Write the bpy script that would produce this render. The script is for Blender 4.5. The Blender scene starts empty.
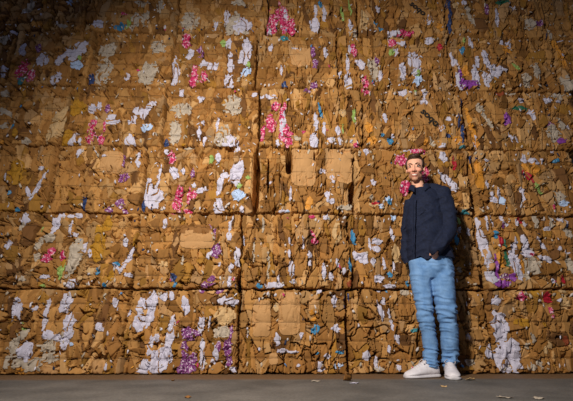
import bpy, math, random
import numpy as np
from mathutils import Vector, Matrix

random.seed(7)
RNG = np.random.default_rng(11)
S = bpy.context.scene
C = S.collection
R = math.radians

# ------------------------------------------------------------------ camera
F_PX, CX, CY = 390.0, 286.5, 200.5
WALL_Y = 3.43            # front plane of the bale wall
CAM = Vector((0, 0, 0.311))
PITCH, YAW = R(18.89), R(-1.3)
camd = bpy.data.cameras.new('camera')
camd.sensor_width = 36.0
camd.lens = F_PX / 573.0 * 36.0
camd.clip_start = 0.05
cam = bpy.data.objects.new('camera', camd)
C.objects.link(cam)
cam.location = CAM
cam.rotation_euler = (R(90) + PITCH, 0, YAW)
S.camera = cam
CAMROT = cam.rotation_euler.to_matrix()


def ray(px, py):
    return CAMROT @ Vector(((px - CX) / F_PX, -(py - CY) / F_PX, -1.0))


def at(px, py, Y=WALL_Y):
    d = ray(px, py)
    return CAM + d * (Y / d.y)


def floor_at(px, py):
    d = ray(px, py)
    return CAM + d * (-CAM.z / d.z)


# ------------------------------------------------------------------ materials
def lin(r, g, b):
    f = lambda c: c / 12.92 if c <= 0.04045 else ((c + 0.055) / 1.055) ** 2.4
    return (f(r / 255), f(g / 255), f(b / 255))


def new_mat(name):
    m = bpy.data.materials.new(name)
    m.use_nodes = True
    nt = m.node_tree
    return m, nt, nt.nodes['Principled BSDF']


def coords(nt, scale=(1, 1, 1)):
    tc = nt.nodes.new('ShaderNodeTexCoord')
    mp = nt.nodes.new('ShaderNodeMapping')
    mp.inputs['Scale'].default_value = scale
    nt.links.new(tc.outputs['Object'], mp.inputs['Vector'])
    return mp.outputs['Vector']


def noise(nt, vec, scale, detail=4, rough=0.6):
    n = nt.nodes.new('ShaderNodeTexNoise')
    n.inputs['Scale'].default_value = scale
    n.inputs['Detail'].default_value = detail
    n.inputs['Roughness'].default_value = rough
    nt.links.new(vec, n.inputs['Vector'])
    return n.outputs['Fac']


def ramp(nt, fac, stops, interp='LINEAR'):
    r = nt.nodes.new('ShaderNodeValToRGB')
    r.color_ramp.interpolation = interp
    els = r.color_ramp.elements
    while len(els) < len(stops):
        els.new(0.5)
    for e, (p, c) in zip(els, stops):
        e.position = p
        e.color = (*c, 1)
    nt.links.new(fac, r.inputs['Fac'])
    return r.outputs['Color']


def mixc(nt, a, b, fac=1.0, mode='MULTIPLY'):
    m = nt.nodes.new('ShaderNodeMix')
    m.data_type = 'RGBA'
    m.blend_type = mode
    for s, v in ((m.inputs['Factor'], fac), (m.inputs['A'], a), (m.inputs['B'], b)):
        if isinstance(v, (int, float)):
            s.default_value = v
        elif isinstance(v, tuple):
            s.default_value = (*v, 1)
        else:
            nt.links.new(v, s)
    return m.outputs['Result']


def bump(nt, b, h, strength=0.3, dist=0.004):
    n = nt.nodes.new('ShaderNodeBump')
    n.inputs['Strength'].default_value = strength
    n.inputs['Distance'].default_value = dist
    nt.links.new(h, n.inputs['Height'])
    nt.links.new(n.outputs['Normal'], b.inputs['Normal'])


def attr_mat(name, rough=0.8, stretch=(1, 1, 0.35), var=0.22, scale=40, bs=0.3):
    m, nt, b = new_mat(name)
    a = nt.nodes.new('ShaderNodeAttribute')
    a.attribute_name = 'tone'
    v = coords(nt, stretch)
    n = noise(nt, v, scale, 5, 0.65)
    r = ramp(nt, n, [(0.3, (1 - var,) * 3), (0.7, (1 + var * 0.4,) * 3)])
    nt.links.new(mixc(nt, a.outputs['Color'], r), b.inputs['Base Color'])
    b.inputs['Roughness'].default_value = rough
    b.inputs['Specular IOR Level'].default_value = 0.25
    bump(nt, b, noise(nt, v, 120, 3), bs, 0.003)
    return m


def flat_mat(name, stops, rough=0.7, scale=30, interp='LINEAR', spec=0.3, bs=0.12, stretch=(1, 1, 1), bscale=90, metal=0.0, detail=4):
    m, nt, b = new_mat(name)
    v = coords(nt, stretch)
    c = ramp(nt, noise(nt, v, scale, detail), stops, interp)
    nt.links.new(c, b.inputs['Base Color'])
    b.inputs['Roughness'].default_value = rough
    b.inputs['Specular IOR Level'].default_value = spec
    b.inputs['Metallic'].default_value = metal
    bump(nt, b, noise(nt, v, bscale, 3), bs, 0.003)
    return m


def two(c, k=0.82):
    c = lin(*c)
    return [(0.35, tuple(x * k for x in c)), (0.65, c)]


M_BALE = attr_mat('pressed_cardboard')
M_SHRED = attr_mat('mixed_paper_shreds', var=0.15)
# colour key -> (part name, material, label)
KIND = {
    'W': ('paper_scrap', flat_mat('white_paper', two((196, 192, 208)), 0.75), 'crumpled white paper scrap'),
    'G': ('paper_scrap', flat_mat('greyish_paper', two((184, 170, 152), 0.68), 0.8), 'crumpled greyish white paper scrap'),
    'P': ('wrapper_scrap', flat_mat('pink_print', [(0.0, lin(158, 30, 74)), (0.45, lin(190, 44, 96)), (0.55, lin(206, 164, 178))], 0.5, 45, 'CONSTANT'), 'bright pink printed wrapper scrap'),
    'M': ('wrapper_scrap', flat_mat('purple_print', [(0.0, lin(92, 44, 92)), (0.46, lin(130, 62, 124)), (0.57, lin(196, 182, 194))], 0.5, 60, 'CONSTANT'), 'purple and white printed wrapper scrap'),
    'V': ('wrapper_scrap', flat_mat('violet_film', [(0.3, lin(100, 44, 122)), (0.7, lin(150, 76, 164))], 0.4, 40), 'violet plastic film scrap'),
    'B': ('plastic_film_scrap', flat_mat('blue_film', two((62, 128, 168)), 0.4), 'blue plastic film scrap'),
    'A': ('paper_scrap', flat_mat('pale_blue_paper', two((176, 196, 226)), 0.6), 'pale blue paper scrap'),
    'N': ('plastic_film_scrap', flat_mat('dark_blue_film', [(0.35, lin(22, 30, 56)), (0.6, lin(52, 70, 116))], 0.35, 50), 'dark blue plastic film scrap'),
    'T': ('plastic_film_scrap', flat_mat('teal_film', two((60, 132, 142), 0.6), 0.45), 'teal plastic film scrap'),
    'L': ('plastic_film_scrap', flat_mat('light_green_film', two((146, 172, 92)), 0.5), 'light green scrap'),
    'E': ('plastic_film_scrap', flat_mat('dark_green_film', two((40, 96, 70)), 0.5), 'dark green scrap'),
    'O': ('cardboard_scrap', flat_mat('orange_card', two((206, 140, 50), 0.75), 0.6), 'orange card scrap'),
    'Y': ('cardboard_scrap', flat_mat('olive_yellow_card', two((172, 124, 30), 0.75), 0.75), 'olive yellow card scrap'),
    'R': ('wrapper_scrap', flat_mat('red_print', two((176, 30, 50), 0.7), 0.5), 'red printed scrap'),
    'X': ('cardboard_scrap', flat_mat('reddish_card', two((140, 66, 34), 0.7), 0.75), 'reddish brown card scrap'),
    'C': ('cardboard_flap', flat_mat('light_kraft', two((182, 138, 88), 0.88), 0.75, 14, bs=0.15), 'smooth flat cardboard flap'),
    'D': ('cardboard_flap', flat_mat('dark_kraft', two((136, 92, 44), 0.8), 0.75, 14, bs=0.15), 'darker cardboard flap'),
    'K': ('cardboard_flap', flat_mat('plain_kraft', two((166, 120, 66), 0.85), 0.75, 14, bs=0.15), 'flat cardboard flap'),
    'S': ('cardboard_scrap', flat_mat('sand_card', two((198, 164, 116), 0.75), 0.75, 30), 'sand coloured card scrap'),
}
M_WIRE = flat_mat('rusty_steel_wire', [(0.4, lin(52, 42, 34)), (0.6, lin(92, 74, 56))], 0.5, 80, metal=0.6)
M_INK = flat_mat('black_ink', [(0.4, (0.01, 0.008, 0.006)), (0.6, (0.02, 0.016, 0.012))], 0.7)

# ------------------------------------------------------------------ mesh helpers
def link(name, me, mat=None, parent=None, smooth=False):
    o = bpy.data.objects.new(name, me)
    C.objects.link(o)
    if mat:
        me.materials.append(mat)
    if smooth:
        me.polygons.foreach_set('use_smooth', [True] * len(me.polygons))
    if parent:
        o.parent = parent
    return o


def mesh_np(name, V, Q, tris=False):
    """V (n,3) float, Q (m,k) int"""
    me = bpy.data.meshes.new(name)
    k = Q.shape[1]
    me.vertices.add(len(V))
    me.vertices.foreach_set('co', V.astype(np.float32).ravel())
    me.loops.add(Q.size)
    me.loops.foreach_set('vertex_index', Q.astype(np.int32).ravel())
    me.polygons.add(len(Q))
    me.polygons.foreach_set('loop_start', np.arange(0, Q.size, k, dtype=np.int32))
    me.update(calc_edges=True)
    me.validate()
    return me


def set_tone(me, col):
    a = me.color_attributes.new('tone', 'FLOAT_COLOR', 'POINT')
    buf = np.ones((len(col), 4), np.float32)
    buf[:, :3] = col
    a.data.foreach_set('color', buf.ravel())


def empty(name, loc, label, cat, group=None):
    o = bpy.data.objects.new(name, None)
    o.empty_display_size = 0.1
    C.objects.link(o)
    o.location = loc
    o['label'] = label
    o['category'] = cat
    if group:
        o['group'] = group
    return o


_tab = RNG.random((512, 512)).astype(np.float64)


def vn(X, Z, s, seed=0):
    """smooth value noise in [-1,1], feature size s"""
    x = X / s + seed * 17.31 + 1000.0
    z = Z / s + seed * 9.77 + 1000.0
    xi = np.floor(x).astype(int); zi = np.floor(z).astype(int)
    fx = x - xi; fz = z - zi
    fx = fx * fx * (3 - 2 * fx); fz = fz * fz * (3 - 2 * fz)
    a = _tab[xi % 512, zi % 512]; b = _tab[(xi + 1) % 512, zi % 512]
    c = _tab[xi % 512, (zi + 1) % 512]; d = _tab[(xi + 1) % 512, (zi + 1) % 512]
    return 2 * ((a * (1 - fx) + b * fx) * (1 - fz) + (c * (1 - fx) + d * fx) * fz) - 1


def ridged(X, Z, s, seed):
    return 1 - np.abs(vn(X, Z, s, seed)) * 2


def blur(A, n):
    for _ in range(n):
        P = np.pad(A, 1, mode='edge')
        A = (P[:-2, 1:-1] + P[2:, 1:-1] + P[1:-1, :-2] + P[1:-1, 2:] + 2 * P[1:-1, 1:-1]) / 6
    return A


# ------------------------------------------------------------------ scraps read off the photograph
TILES = {'T1': (0, 0), 'T2': (140, 0), 'T3': (280, 0), 'T4': (423, 0),
         'T5': (0, 100), 'T6': (140, 100), 'T7': (280, 100), 'T8': (423, 100),
         'U1': (0, 200), 'U2': (140, 200), 'U3': (280, 200), 'U4': (423, 200),
         'V1': (0, 296), 'V2': (140, 296), 'V3': (280, 296), 'V4': (423, 296)}
PATCH = {
'T1': "140,93,50,22,10,O 55,118,35,18,0,W 15,150,40,30,-20,G 85,185,25,35,0,W 145,180,18,30,0,M 80,260,40,70,20,P 115,285,30,50,0,P 75,305,30,25,0,T 160,225,40,40,-30,W 235,215,22,60,25,W 295,190,35,75,40,W 288,245,40,35,-10,A 303,215,14,16,0,L 212,298,36,40,10,W 260,195,25,20,0,W 375,90,40,30,10,W 458,100,40,28,-35,B 490,85,14,40,20,L 475,48,20,10,0,P 320,95,40,20,10,S 235,97,45,15,0,G 515,80,30,70,0,G 410,190,60,50,0,G 395,260,50,90,10,G 485,290,14,25,0,W 550,280,45,80,0,G 345,300,30,40,0,N 105,30,30,50,30,G 265,8,15,20,0,A 10,270,22,45,0,W 540,10,45,22,0,G 15,355,30,20,0,G",
'T2': "68,180,50,50,0,G 175,152,30,55,-5,P 192,202,22,40,20,W 230,200,20,40,0,M 318,158,22,20,0,L 338,162,20,30,0,W 125,280,40,90,10,W 30,280,70,80,10,G 205,285,28,75,10,P 240,290,25,50,0,P 250,240,40,20,0,W 280,250,45,18,-20,W 405,195,40,85,10,W 345,235,22,70,0,W 405,268,40,25,-20,A 412,240,14,18,0,L 338,308,30,50,0,W 355,90,50,80,10,G 385,95,60,50,0,W 405,125,25,35,0,G 330,60,18,60,5,W 290,95,14,30,0,W 75,20,22,50,0,G 20,70,30,60,0,G 190,75,60,60,0,G 500,175,16,28,10,W 510,85,35,70,10,P 550,75,35,120,0,P 530,45,20,60,0,P 490,80,16,80,5,P 555,60,14,50,0,W 495,122,18,30,0,W 550,140,30,20,0,T 158,352,16,26,0,W 433,352,22,18,0,W 480,365,90,12,0,W 520,395,30,12,0,P 355,385,60,40,0,G 230,375,20,25,0,W 380,10,50,20,0,G 540,265,10,40,0,W 45,395,30,15,0,W 225,110,12,10,0,Y",
'T3': "20,90,25,60,0,P 40,100,30,50,0,P 15,40,20,50,0,P 130,90,30,50,0,W 168,50,14,50,0,W 135,40,12,40,0,W 153,15,14,25,0,B 268,25,9,45,-5,L 270,95,14,40,0,W 238,50,9,50,-5,L 322,80,30,60,0,S 365,85,14,14,0,B 388,105,20,20,0,B 375,30,14,25,0,W 435,125,45,18,-10,W 480,130,60,28,-15,P 430,160,30,20,0,P 470,165,40,14,0,W 430,195,22,18,0,L 443,197,16,26,0,W 285,190,25,50,-10,P 308,240,35,20,30,W 245,320,58,80,0,W 258,240,12,80,0,W 268,185,12,30,0,W 325,310,22,50,0,P 325,345,28,25,0,P 385,285,14,30,0,W 515,235,38,80,0,W 470,265,25,55,10,W 530,302,35,25,-10,A 530,275,14,18,0,L 470,345,28,35,0,W 515,345,12,30,0,L 550,350,20,35,0,W 175,195,14,40,0,W 125,200,14,35,0,M 135,245,20,35,0,M 130,330,28,25,0,M 105,345,22,18,0,M 60,182,24,12,0,W 15,330,16,35,0,N 80,215,65,60,0,C 360,260,50,70,0,G 355,310,12,14,0,B 565,70,20,35,0,W 565,155,18,22,0,W 290,130,35,30,0,G 370,235,15,30,0,M",
'T4': "-21,36,100,55,50,K 20,65,28,35,20,W 70,100,30,25,0,O 25,155,24,24,0,W 120,262,38,130,-12,W 125,258,22,28,0,C 150,190,14,30,0,B 165,265,22,30,0,O 178,318,70,26,-5,V 150,295,14,60,0,V 205,290,25,70,0,W 208,230,18,35,0,W 240,215,22,50,0,W 255,245,12,55,-10,W 275,270,40,40,0,W 300,260,50,12,25,W 245,300,24,50,0,W 325,185,40,25,20,O 330,170,16,18,0,W 305,160,14,22,0,W 355,252,14,35,-40,L 410,90,36,40,0,G 445,85,25,20,0,M 510,190,32,90,-15,O 540,220,16,28,0,W 530,150,18,14,0,W 435,270,30,60,0,G 400,300,30,50,0,G 285,70,14,60,0,W 245,35,14,30,0,M 155,10,18,16,0,W 100,20,14,80,0,N 105,90,12,60,0,N 125,20,20,20,0,S 180,60,16,70,-15,G 300,10,40,12,0,E 335,25,25,12,30,W 65,177,16,20,0,R 95,150,14,40,0,G 180,150,14,60,0,W 155,150,10,30,0,L 550,330,45,60,0,G 520,365,30,30,0,G 480,380,25,20,0,W 345,350,22,18,0,G 380,380,25,16,0,W 5,350,14,25,0,W 5,385,12,20,0,W 300,350,30,20,0,X 490,130,14,60,0,G 480,135,12,20,0,N",
'T5': "350,30,28,35,-30,W 380,20,16,25,0,W 410,30,16,30,0,M 350,95,30,40,0,P 340,140,35,50,0,P 385,150,25,40,0,P 355,170,30,20,0,T 435,85,50,14,-10,W 425,65,35,20,0,W 400,100,10,35,0,P 275,150,18,60,25,W 300,155,14,20,0,W 508,70,22,50,15,W 530,40,45,25,0,W 558,40,30,50,30,W 560,105,35,25,-20,A 495,155,36,50,0,W 42,95,12,20,0,B 15,95,25,25,0,G 55,125,22,30,0,Y 95,155,30,20,0,G 5,160,10,20,0,O 298,200,18,28,10,W 525,215,10,45,10,W 467,230,14,45,0,M 470,290,35,35,0,M 525,240,16,20,0,W 145,325,14,100,25,W 105,350,12,40,-35,W 15,295,14,25,0,W 35,355,14,18,0,B 565,345,25,80,0,W 425,235,70,70,0,C 450,385,25,20,0,M 320,380,18,25,0,N 405,210,30,10,-20,W 225,80,50,120,25,S 180,265,12,15,0,Y 155,260,20,14,0,W 15,45,60,20,10,G 285,25,70,45,0,Y 55,270,60,80,0,Y 250,140,40,50,10,Y",
'T6': "120,220,28,55,0,P 105,195,18,16,0,W 130,280,24,45,-30,W 165,270,16,20,0,W 200,280,16,35,0,M 272,225,18,28,0,L 297,220,18,40,0,W 370,275,42,90,8,W 325,290,35,25,0,W 305,330,24,60,5,W 235,345,45,18,-15,W 205,325,18,16,0,W 375,360,40,35,-10,A 380,325,16,18,0,L 412,298,18,14,0,L 148,360,28,60,5,P 185,365,12,60,0,P 205,360,25,30,0,P 70,290,14,90,8,W 55,370,65,70,0,W 355,25,60,50,0,G 160,35,70,50,0,G 130,120,50,80,0,G 315,135,50,90,10,G 345,160,60,50,0,W 372,180,22,35,0,W 372,140,16,20,0,S 225,125,14,40,0,W 245,150,14,35,0,W 295,90,10,50,0,W 240,82,14,16,0,W 185,180,35,16,0,G 97,165,18,40,0,N 165,170,14,16,0,Y 500,85,36,65,0,P 470,125,18,80,5,P 545,75,18,90,0,W 555,130,40,60,0,P 515,20,22,25,0,P 552,25,12,25,0,P 473,178,18,25,0,W 525,160,14,25,0,W 490,318,25,12,-20,W",
'T7': "10,90,16,70,0,W 30,160,36,30,0,P 5,60,16,70,0,P 20,20,12,25,0,P 130,150,30,50,0,W 170,100,14,45,0,W 135,60,12,25,0,W 140,95,14,40,0,W 155,35,12,50,-15,B 285,60,14,55,5,L 242,105,8,35,0,L 350,152,28,30,0,O 340,105,22,30,0,O 318,115,20,30,0,O 222,110,18,30,0,W 195,150,30,18,0,W 230,155,14,30,0,W 402,65,16,30,-10,W 395,130,14,14,0,B 420,155,22,22,0,B 432,135,12,14,0,W 290,172,16,20,0,P 325,190,24,30,0,W 525,190,64,38,-15,P 490,185,40,14,-25,W 465,225,38,38,-10,P 478,330,36,60,20,P 560,270,18,36,0,P 545,8,20,15,0,W 88,250,82,130,0,C 235,245,95,115,10,C 110,390,30,30,0,O 182,365,16,40,0,W 165,270,20,12,0,W 200,300,14,30,0,W 360,310,14,25,0,W 415,380,18,30,-10,A 365,395,30,12,0,R 350,375,14,20,0,G 240,45,22,25,0,S 200,385,16,20,0,W 40,360,10,50,0,W 65,140,30,20,0,G 90,120,12,12,0,P",
'T8': "25,70,100,55,50,K 70,105,30,30,10,W 130,150,30,25,0,O 100,70,14,14,0,W 75,180,20,30,30,W 75,215,30,35,0,W 95,300,60,22,35,W 125,335,28,30,0,W 120,240,10,50,0,R 98,135,20,14,20,N 145,100,12,90,0,N 160,60,14,50,0,G 185,90,14,140,-8,O 205,165,12,40,0,W 150,180,20,14,0,T 212,285,38,110,-5,O 190,225,22,25,0,N 243,230,18,14,0,W 250,320,16,30,0,W 275,370,25,40,0,W 295,350,16,30,0,W 305,380,18,25,0,A 412,258,50,40,20,O 390,225,18,30,0,W 425,235,30,22,30,W 455,230,12,25,0,W 402,290,20,45,-35,R 445,335,18,45,-35,L 325,65,22,30,0,V 375,28,60,14,0,E 420,55,14,35,-20,W 340,135,12,30,-20,W 365,145,10,20,0,W 220,30,28,40,0,G 245,70,14,70,-20,G 500,125,40,50,0,G 490,95,20,20,0,M 530,155,30,22,0,V 560,100,12,20,0,W 530,90,20,40,-20,G 515,228,18,12,0,B 495,190,16,25,0,W 530,370,40,50,0,G 520,5,20,12,0,W 382,355,10,50,0,W 155,20,14,40,0,N 5,190,14,30,0,P 8,290,18,40,0,P 10,10,12,18,0,W 10,155,10,20,0,O 35,160,20,30,0,G",
'U1': "95,72,28,35,-20,W 82,100,20,30,0,G 30,168,22,35,-20,W 208,90,28,60,10,W 185,140,45,35,0,G 145,170,25,50,15,G 140,215,16,30,0,G 190,198,24,30,0,P 170,222,36,35,-50,P 232,212,22,30,0,P 228,265,18,60,0,L 238,240,12,30,0,Y 280,215,55,130,5,G 268,110,12,60,0,W 282,130,18,18,0,W 318,178,16,40,0,W 340,200,14,28,0,W 268,320,30,40,0,W 160,295,35,14,-10,W 368,268,12,25,0,B 440,245,25,18,20,B 490,220,18,110,25,W 450,262,14,40,-45,W 480,160,30,30,0,W 490,285,30,14,0,W 340,270,28,25,0,S 300,298,20,14,0,S 395,330,20,18,0,B 335,335,20,12,0,W 370,165,45,110,0,Y 410,95,30,50,0,Y 270,60,20,16,0,W 300,60,25,16,0,W 235,58,25,14,0,W 320,20,16,50,0,N 460,15,28,30,0,M 415,35,28,25,0,M 475,42,18,20,0,M 60,32,20,14,0,B 160,110,8,16,0,L 510,165,12,30,0,Y 160,330,18,14,0,L 80,300,25,20,0,G 420,290,20,40,0,Y 545,20,16,40,0,N",
'U2': "140,20,30,50,0,P 180,45,30,20,0,P 300,30,35,60,0,W 388,38,18,35,0,W 135,50,25,12,0,P 95,90,18,30,10,W 210,110,120,30,0,D 220,150,110,60,0,C 270,105,18,20,0,M 285,130,12,35,0,M 290,195,32,40,0,M 278,160,10,30,0,N 342,100,10,50,5,W 340,135,20,28,0,W 372,215,20,60,0,W 345,260,16,35,0,W 265,205,16,30,30,W 125,295,25,30,-30,N 135,325,18,20,0,B 245,325,28,30,0,M 272,305,25,40,0,M 300,345,30,20,0,M 235,345,20,16,0,M 378,330,20,50,0,N 358,300,12,16,0,P 340,315,14,40,0,W 305,245,12,16,0,W 455,328,18,18,0,B 510,325,65,20,0,W 555,45,35,14,0,A 435,200,9,90,0,G 470,90,12,60,0,G 45,385,35,50,10,W 90,370,30,30,0,W 120,365,20,30,0,W 165,390,18,40,0,W 310,378,30,14,-30,W 160,230,10,40,0,G 490,250,9,100,0,G 530,300,12,30,0,W 395,155,10,30,0,W 90,245,30,20,0,S 570,200,14,25,0,W",
'U3': "15,42,35,14,0,W 110,15,22,35,25,O 255,25,50,18,0,G 360,15,30,20,0,S 388,25,22,20,20,A 418,8,14,20,0,B 435,60,18,30,-5,A 125,125,10,35,-30,P 135,155,24,22,30,P 122,62,18,14,0,P 38,155,12,30,0,W 35,205,12,30,0,W 45,265,22,50,0,W 115,220,14,60,0,W 88,165,8,40,0,W 50,310,20,18,0,W 282,140,16,55,-10,B 270,245,16,40,0,B 310,215,35,55,-35,W 372,185,28,25,0,W 370,155,35,20,0,W 345,170,10,40,0,W 430,130,12,50,-5,W 220,240,12,30,0,W 175,65,18,20,0,W 220,125,30,60,0,S 358,235,14,30,0,W 398,240,12,40,0,W 380,298,28,35,0,W 420,285,20,25,0,B 418,330,40,14,10,W 488,318,14,25,0,B 440,250,10,30,0,W 480,350,30,30,0,G 205,365,18,70,0,W 150,345,20,25,0,W 260,380,14,40,0,N 380,345,14,16,0,W 395,385,18,20,0,W 410,350,10,8,0,B 275,320,30,30,0,X 445,200,30,60,0,S 170,270,14,50,0,W 195,290,14,30,0,W 245,270,14,25,0,W",
'U4': "165,50,35,30,20,T 138,78,16,30,0,L 130,45,14,16,0,G 131,148,16,35,0,B 138,115,18,20,0,W 115,190,10,22,0,B 175,120,12,30,0,W 240,180,28,205,-8,W 265,290,36,50,-25,W 250,210,25,45,0,C 265,255,20,25,0,C 282,130,18,28,0,B 300,155,14,40,0,R 322,205,10,90,0,E 300,225,28,50,0,O 310,318,50,26,0,V 345,295,22,35,0,V 288,265,12,100,0,V 318,290,30,20,0,M 350,240,35,60,0,W 345,190,20,50,0,W 355,165,14,40,0,W 385,260,10,60,0,O 370,280,24,60,0,W 400,195,36,50,0,W 385,150,25,30,0,W 420,245,50,50,0,G 465,222,50,16,20,W 400,285,30,40,0,G 455,170,14,55,-30,W 420,205,18,16,0,P 375,75,18,24,0,R 432,82,28,40,0,G 362,85,12,24,0,W 390,90,14,20,0,W 490,75,16,50,0,G 480,110,30,16,0,W 525,75,12,20,0,W 555,80,18,20,0,W 545,10,30,20,0,A 508,25,12,14,0,P 555,120,30,40,0,G 555,200,14,20,0,W 523,185,14,20,0,W 505,310,16,20,0,W 565,240,25,80,0,G 300,60,12,50,-10,W 320,90,14,20,0,W 245,80,10,60,0,W 268,75,8,45,0,W 280,385,22,25,20,W 378,370,22,30,0,P 475,365,28,60,0,R 432,355,30,30,0,Y 540,370,30,90,0,S 305,90,10,30,0,M 545,300,12,25,0,R 140,265,20,20,0,G",
'V1': "42,60,60,90,5,W 85,150,35,40,0,G 245,25,44,70,0,W 262,100,35,60,0,W 265,145,40,30,0,W 190,150,70,30,10,W 180,195,60,50,0,G 240,175,30,50,0,W 50,190,40,80,0,G 100,215,60,70,0,W 120,265,80,50,0,G 60,255,40,40,0,G 185,235,60,30,0,G 170,75,18,110,3,W 20,255,25,60,0,G 80,102,16,10,0,L 80,127,18,10,0,L 130,48,25,14,-30,W 378,120,26,38,-20,W 435,25,26,45,-15,W 540,35,35,60,0,W 535,100,40,60,0,W 545,290,40,14,0,W 555,260,30,30,0,W 492,65,14,20,0,W 270,185,20,14,0,A 400,275,14,30,0,W 80,288,35,30,20,O 192,285,55,35,10,C 370,275,40,50,0,C",
'V2': "40,55,30,120,5,W 175,40,25,70,-15,W 115,150,30,130,5,W 80,245,62,100,10,W 38,190,18,60,0,W 60,160,20,30,0,W 15,265,30,50,0,W 232,110,20,60,0,W 237,220,18,110,0,W 185,145,68,45,0,M 170,205,25,60,0,M 175,268,70,58,0,M 200,240,30,40,0,M 290,215,22,80,10,W 300,190,16,40,0,M 335,195,35,60,0,M 348,140,12,50,0,M 340,250,20,40,0,M 362,283,34,18,10,W 310,140,60,45,0,G 325,75,75,60,0,S 265,100,10,50,0,W 340,20,80,25,5,W 525,165,16,40,0,W 522,40,20,30,0,S 545,210,35,12,0,W 465,85,60,120,0,C 510,240,30,40,0,C 410,155,10,20,0,W 455,205,12,18,0,W",
'V3': "35,65,70,140,0,C 125,70,26,40,10,O 138,127,28,36,10,B 82,148,16,22,0,W 130,30,35,60,0,C 50,215,50,10,0,W 70,265,14,14,0,W 180,230,22,18,0,W 155,270,30,40,0,W 225,270,35,25,0,A 230,215,30,12,0,B 210,120,30,26,35,W 208,20,14,40,-10,W 385,55,16,70,-15,W 425,90,10,80,-8,W 395,15,14,20,0,W 448,165,22,40,-30,W 335,230,32,32,10,W 370,255,14,40,0,W 420,205,14,30,0,W 455,275,14,25,0,W 515,130,20,14,-50,T 145,220,14,10,0,B 10,215,20,12,0,W 250,30,10,50,0,N 380,280,30,20,0,G",
'V4': "300,120,46,120,0,W 322,235,80,90,0,W 262,212,36,46,10,W 350,190,40,50,-20,W 285,15,24,24,20,W 365,270,30,20,0,W 380,8,30,20,0,P 490,60,22,40,-15,P 425,165,18,30,0,G 375,100,60,30,0,Y 470,110,18,20,0,Y 420,270,25,30,0,G 455,260,20,30,0,G 405,190,20,30,30,G 485,190,16,25,0,S 175,155,14,20,0,W 180,255,30,30,0,G 525,20,16,14,0,W 545,170,20,30,0,X 465,205,14,30,0,S",
}
PATCHES = []
for tl, s in PATCH.items():
    ox, oy = TILES[tl]
    for e in s.split():
        x, y, w, h, a, k = e.split(',')
        PATCHES.append((ox + float(x) / 3.82, oy + float(y) / 3.82, float(w) / 3.82, float(h) / 3.82, float(a), k))
# deep black slots between pressed pieces (x, y, w, h in the photo)
SLOTS = [(289, 161, 7, 27), (315, 156, 2, 10), (353, 195, 10, 28), (255.5, 180, 9, 62), (549, 78, 9, 16), (348, 345, 4, 62), (347, 305, 4, 14),
         (122, 360, 3, 30), (238, 285, 4, 14), (467, 125, 5, 46), (484, 281, 8, 14), (475, 200, 8, 34), (268, 175, 2, 40),
         (67, 40, 2, 2), (61, 148, 10, 3), (52, 196, 3, 14), (557, 66, 5, 20), (474, 165, 4, 20), (455, 75, 3, 20)]
# ------------------------------------------------------------------ the bales
ROW_H = 0.68
ROWS = [  # (seam x in the photo, y at mid-row) ; each bale: label, fold style 0 (blocky) .. 1 (tall narrow folds), tone
    (333, [-108, 5, 123, 238, 348, 491, 606]),
    (251, [-78, 30, 135, 241, 351, 481, 592]),
    (181, [-52, 50, 143, 255, 354, 473, 582]),
    (118, [-40, 64, 163, 259, 362, 467, 580]),
    (61, [-80, 8, 90, 172, 256, 338, 452, 557, 640]),
    (10, [-75, 8, 86, 178, 267, 357, 446, 543, 636]),
]
LABELS = [
    ['cardboard bale on the floor cut off by the left edge of the photo',
     'bottom row bale with large torn white and grey paper near the left edge',
     'bottom row bale with long white paper and purple and white wrappers above the floor',
     'bottom row bale with smooth flat cardboard panels and one blue scrap, left of the man',
     'wide bottom row bale directly behind the shins of the standing man',
     'bottom row bale with a hanging bundle of white shreds, right of the man'],
    ['second row bale at the left photo edge with small white paper corners',
     'second row bale with two deep pink scraps and a pale grey sheet beside them',
     'second row bale with a wide dark flap and purple wrappers along its right side',
     'second row bale of tall folds and a small pink scrap beside a blue strip',
     'second row bale partly hidden by the jacket and jeans of the standing man',
     'second row bale with long white strip and violet film beside the man'],
    ['third row bale cut off by the left edge, yellowish with small blue scraps',
     'third row bale with a V of white paper and a round tan flap',
     'third row bale with pink wrapper and black gap on its right',
     'third row bale with two smooth square flaps between two black gaps',
     'third row bale directly behind the head and shoulders of the man',
     'third row bale with orange, dark red and green scraps, right of the man'],
    ['fourth row bale cut off by the left edge, dull brown with few scraps',
     'fourth row bale with broken pink wrapper and pale blue paper',
     'fourth row bale with round grey paper wads, above the pink and white bale',
     'fourth row bale with tall pink and white wrappers at its left side',
     'fourth row bale with slanted black letters printed on its cardboard',
     'fourth row bale with a thin orange strip at its left seam and small violet scraps'],
    ['fifth row bale with pink wrapper and slanting white paper at the left photo edge',
     'fifth row bale with slanting pale blue and white paper below the blue film scrap',
     'fifth row bale of grey crumpled paper between two bales with white paper',
     'fifth row bale with pink wrapper at lower left and long white paper at right',
     'fifth row bale with purple wrappers around a plain flap, left of a white wad',
     'fifth row bale with hanging white wad at left and broad white paper at right',
     'fifth row bale with white strip bending down to violet film, above the orange strip',
     'fifth row bale at the right photo edge holding a tall orange card'],
    ['top row bale cut off by the left corner of the photo',
     'top row bale with a small orange scrap near the left corner',
     'top row bale with a blue film scrap at its lower edge',
     'top row bale with grey wads and a white crumpled sheet, left of the pink wrappers',
     'top row bale with tall pink wrappers along its left side',
     'top row bale with slanted black letters near its right side',
     'top row bale with teal scraps at its top, right of the printed letters',
     'top row bale cut off by the upper right corner of the photo'],
]
VERT = [[.6, .5, .6, .4, .5, .3], [.4, .5, .4, 1.0, .8, .3], [.6, .5, .6, .7, .6, .5], [.5, .6, .5, .8, .8, .6],
        [.4, .4, .4, .4, .5, .5, .5, .6], [.5] * 8]
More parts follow.
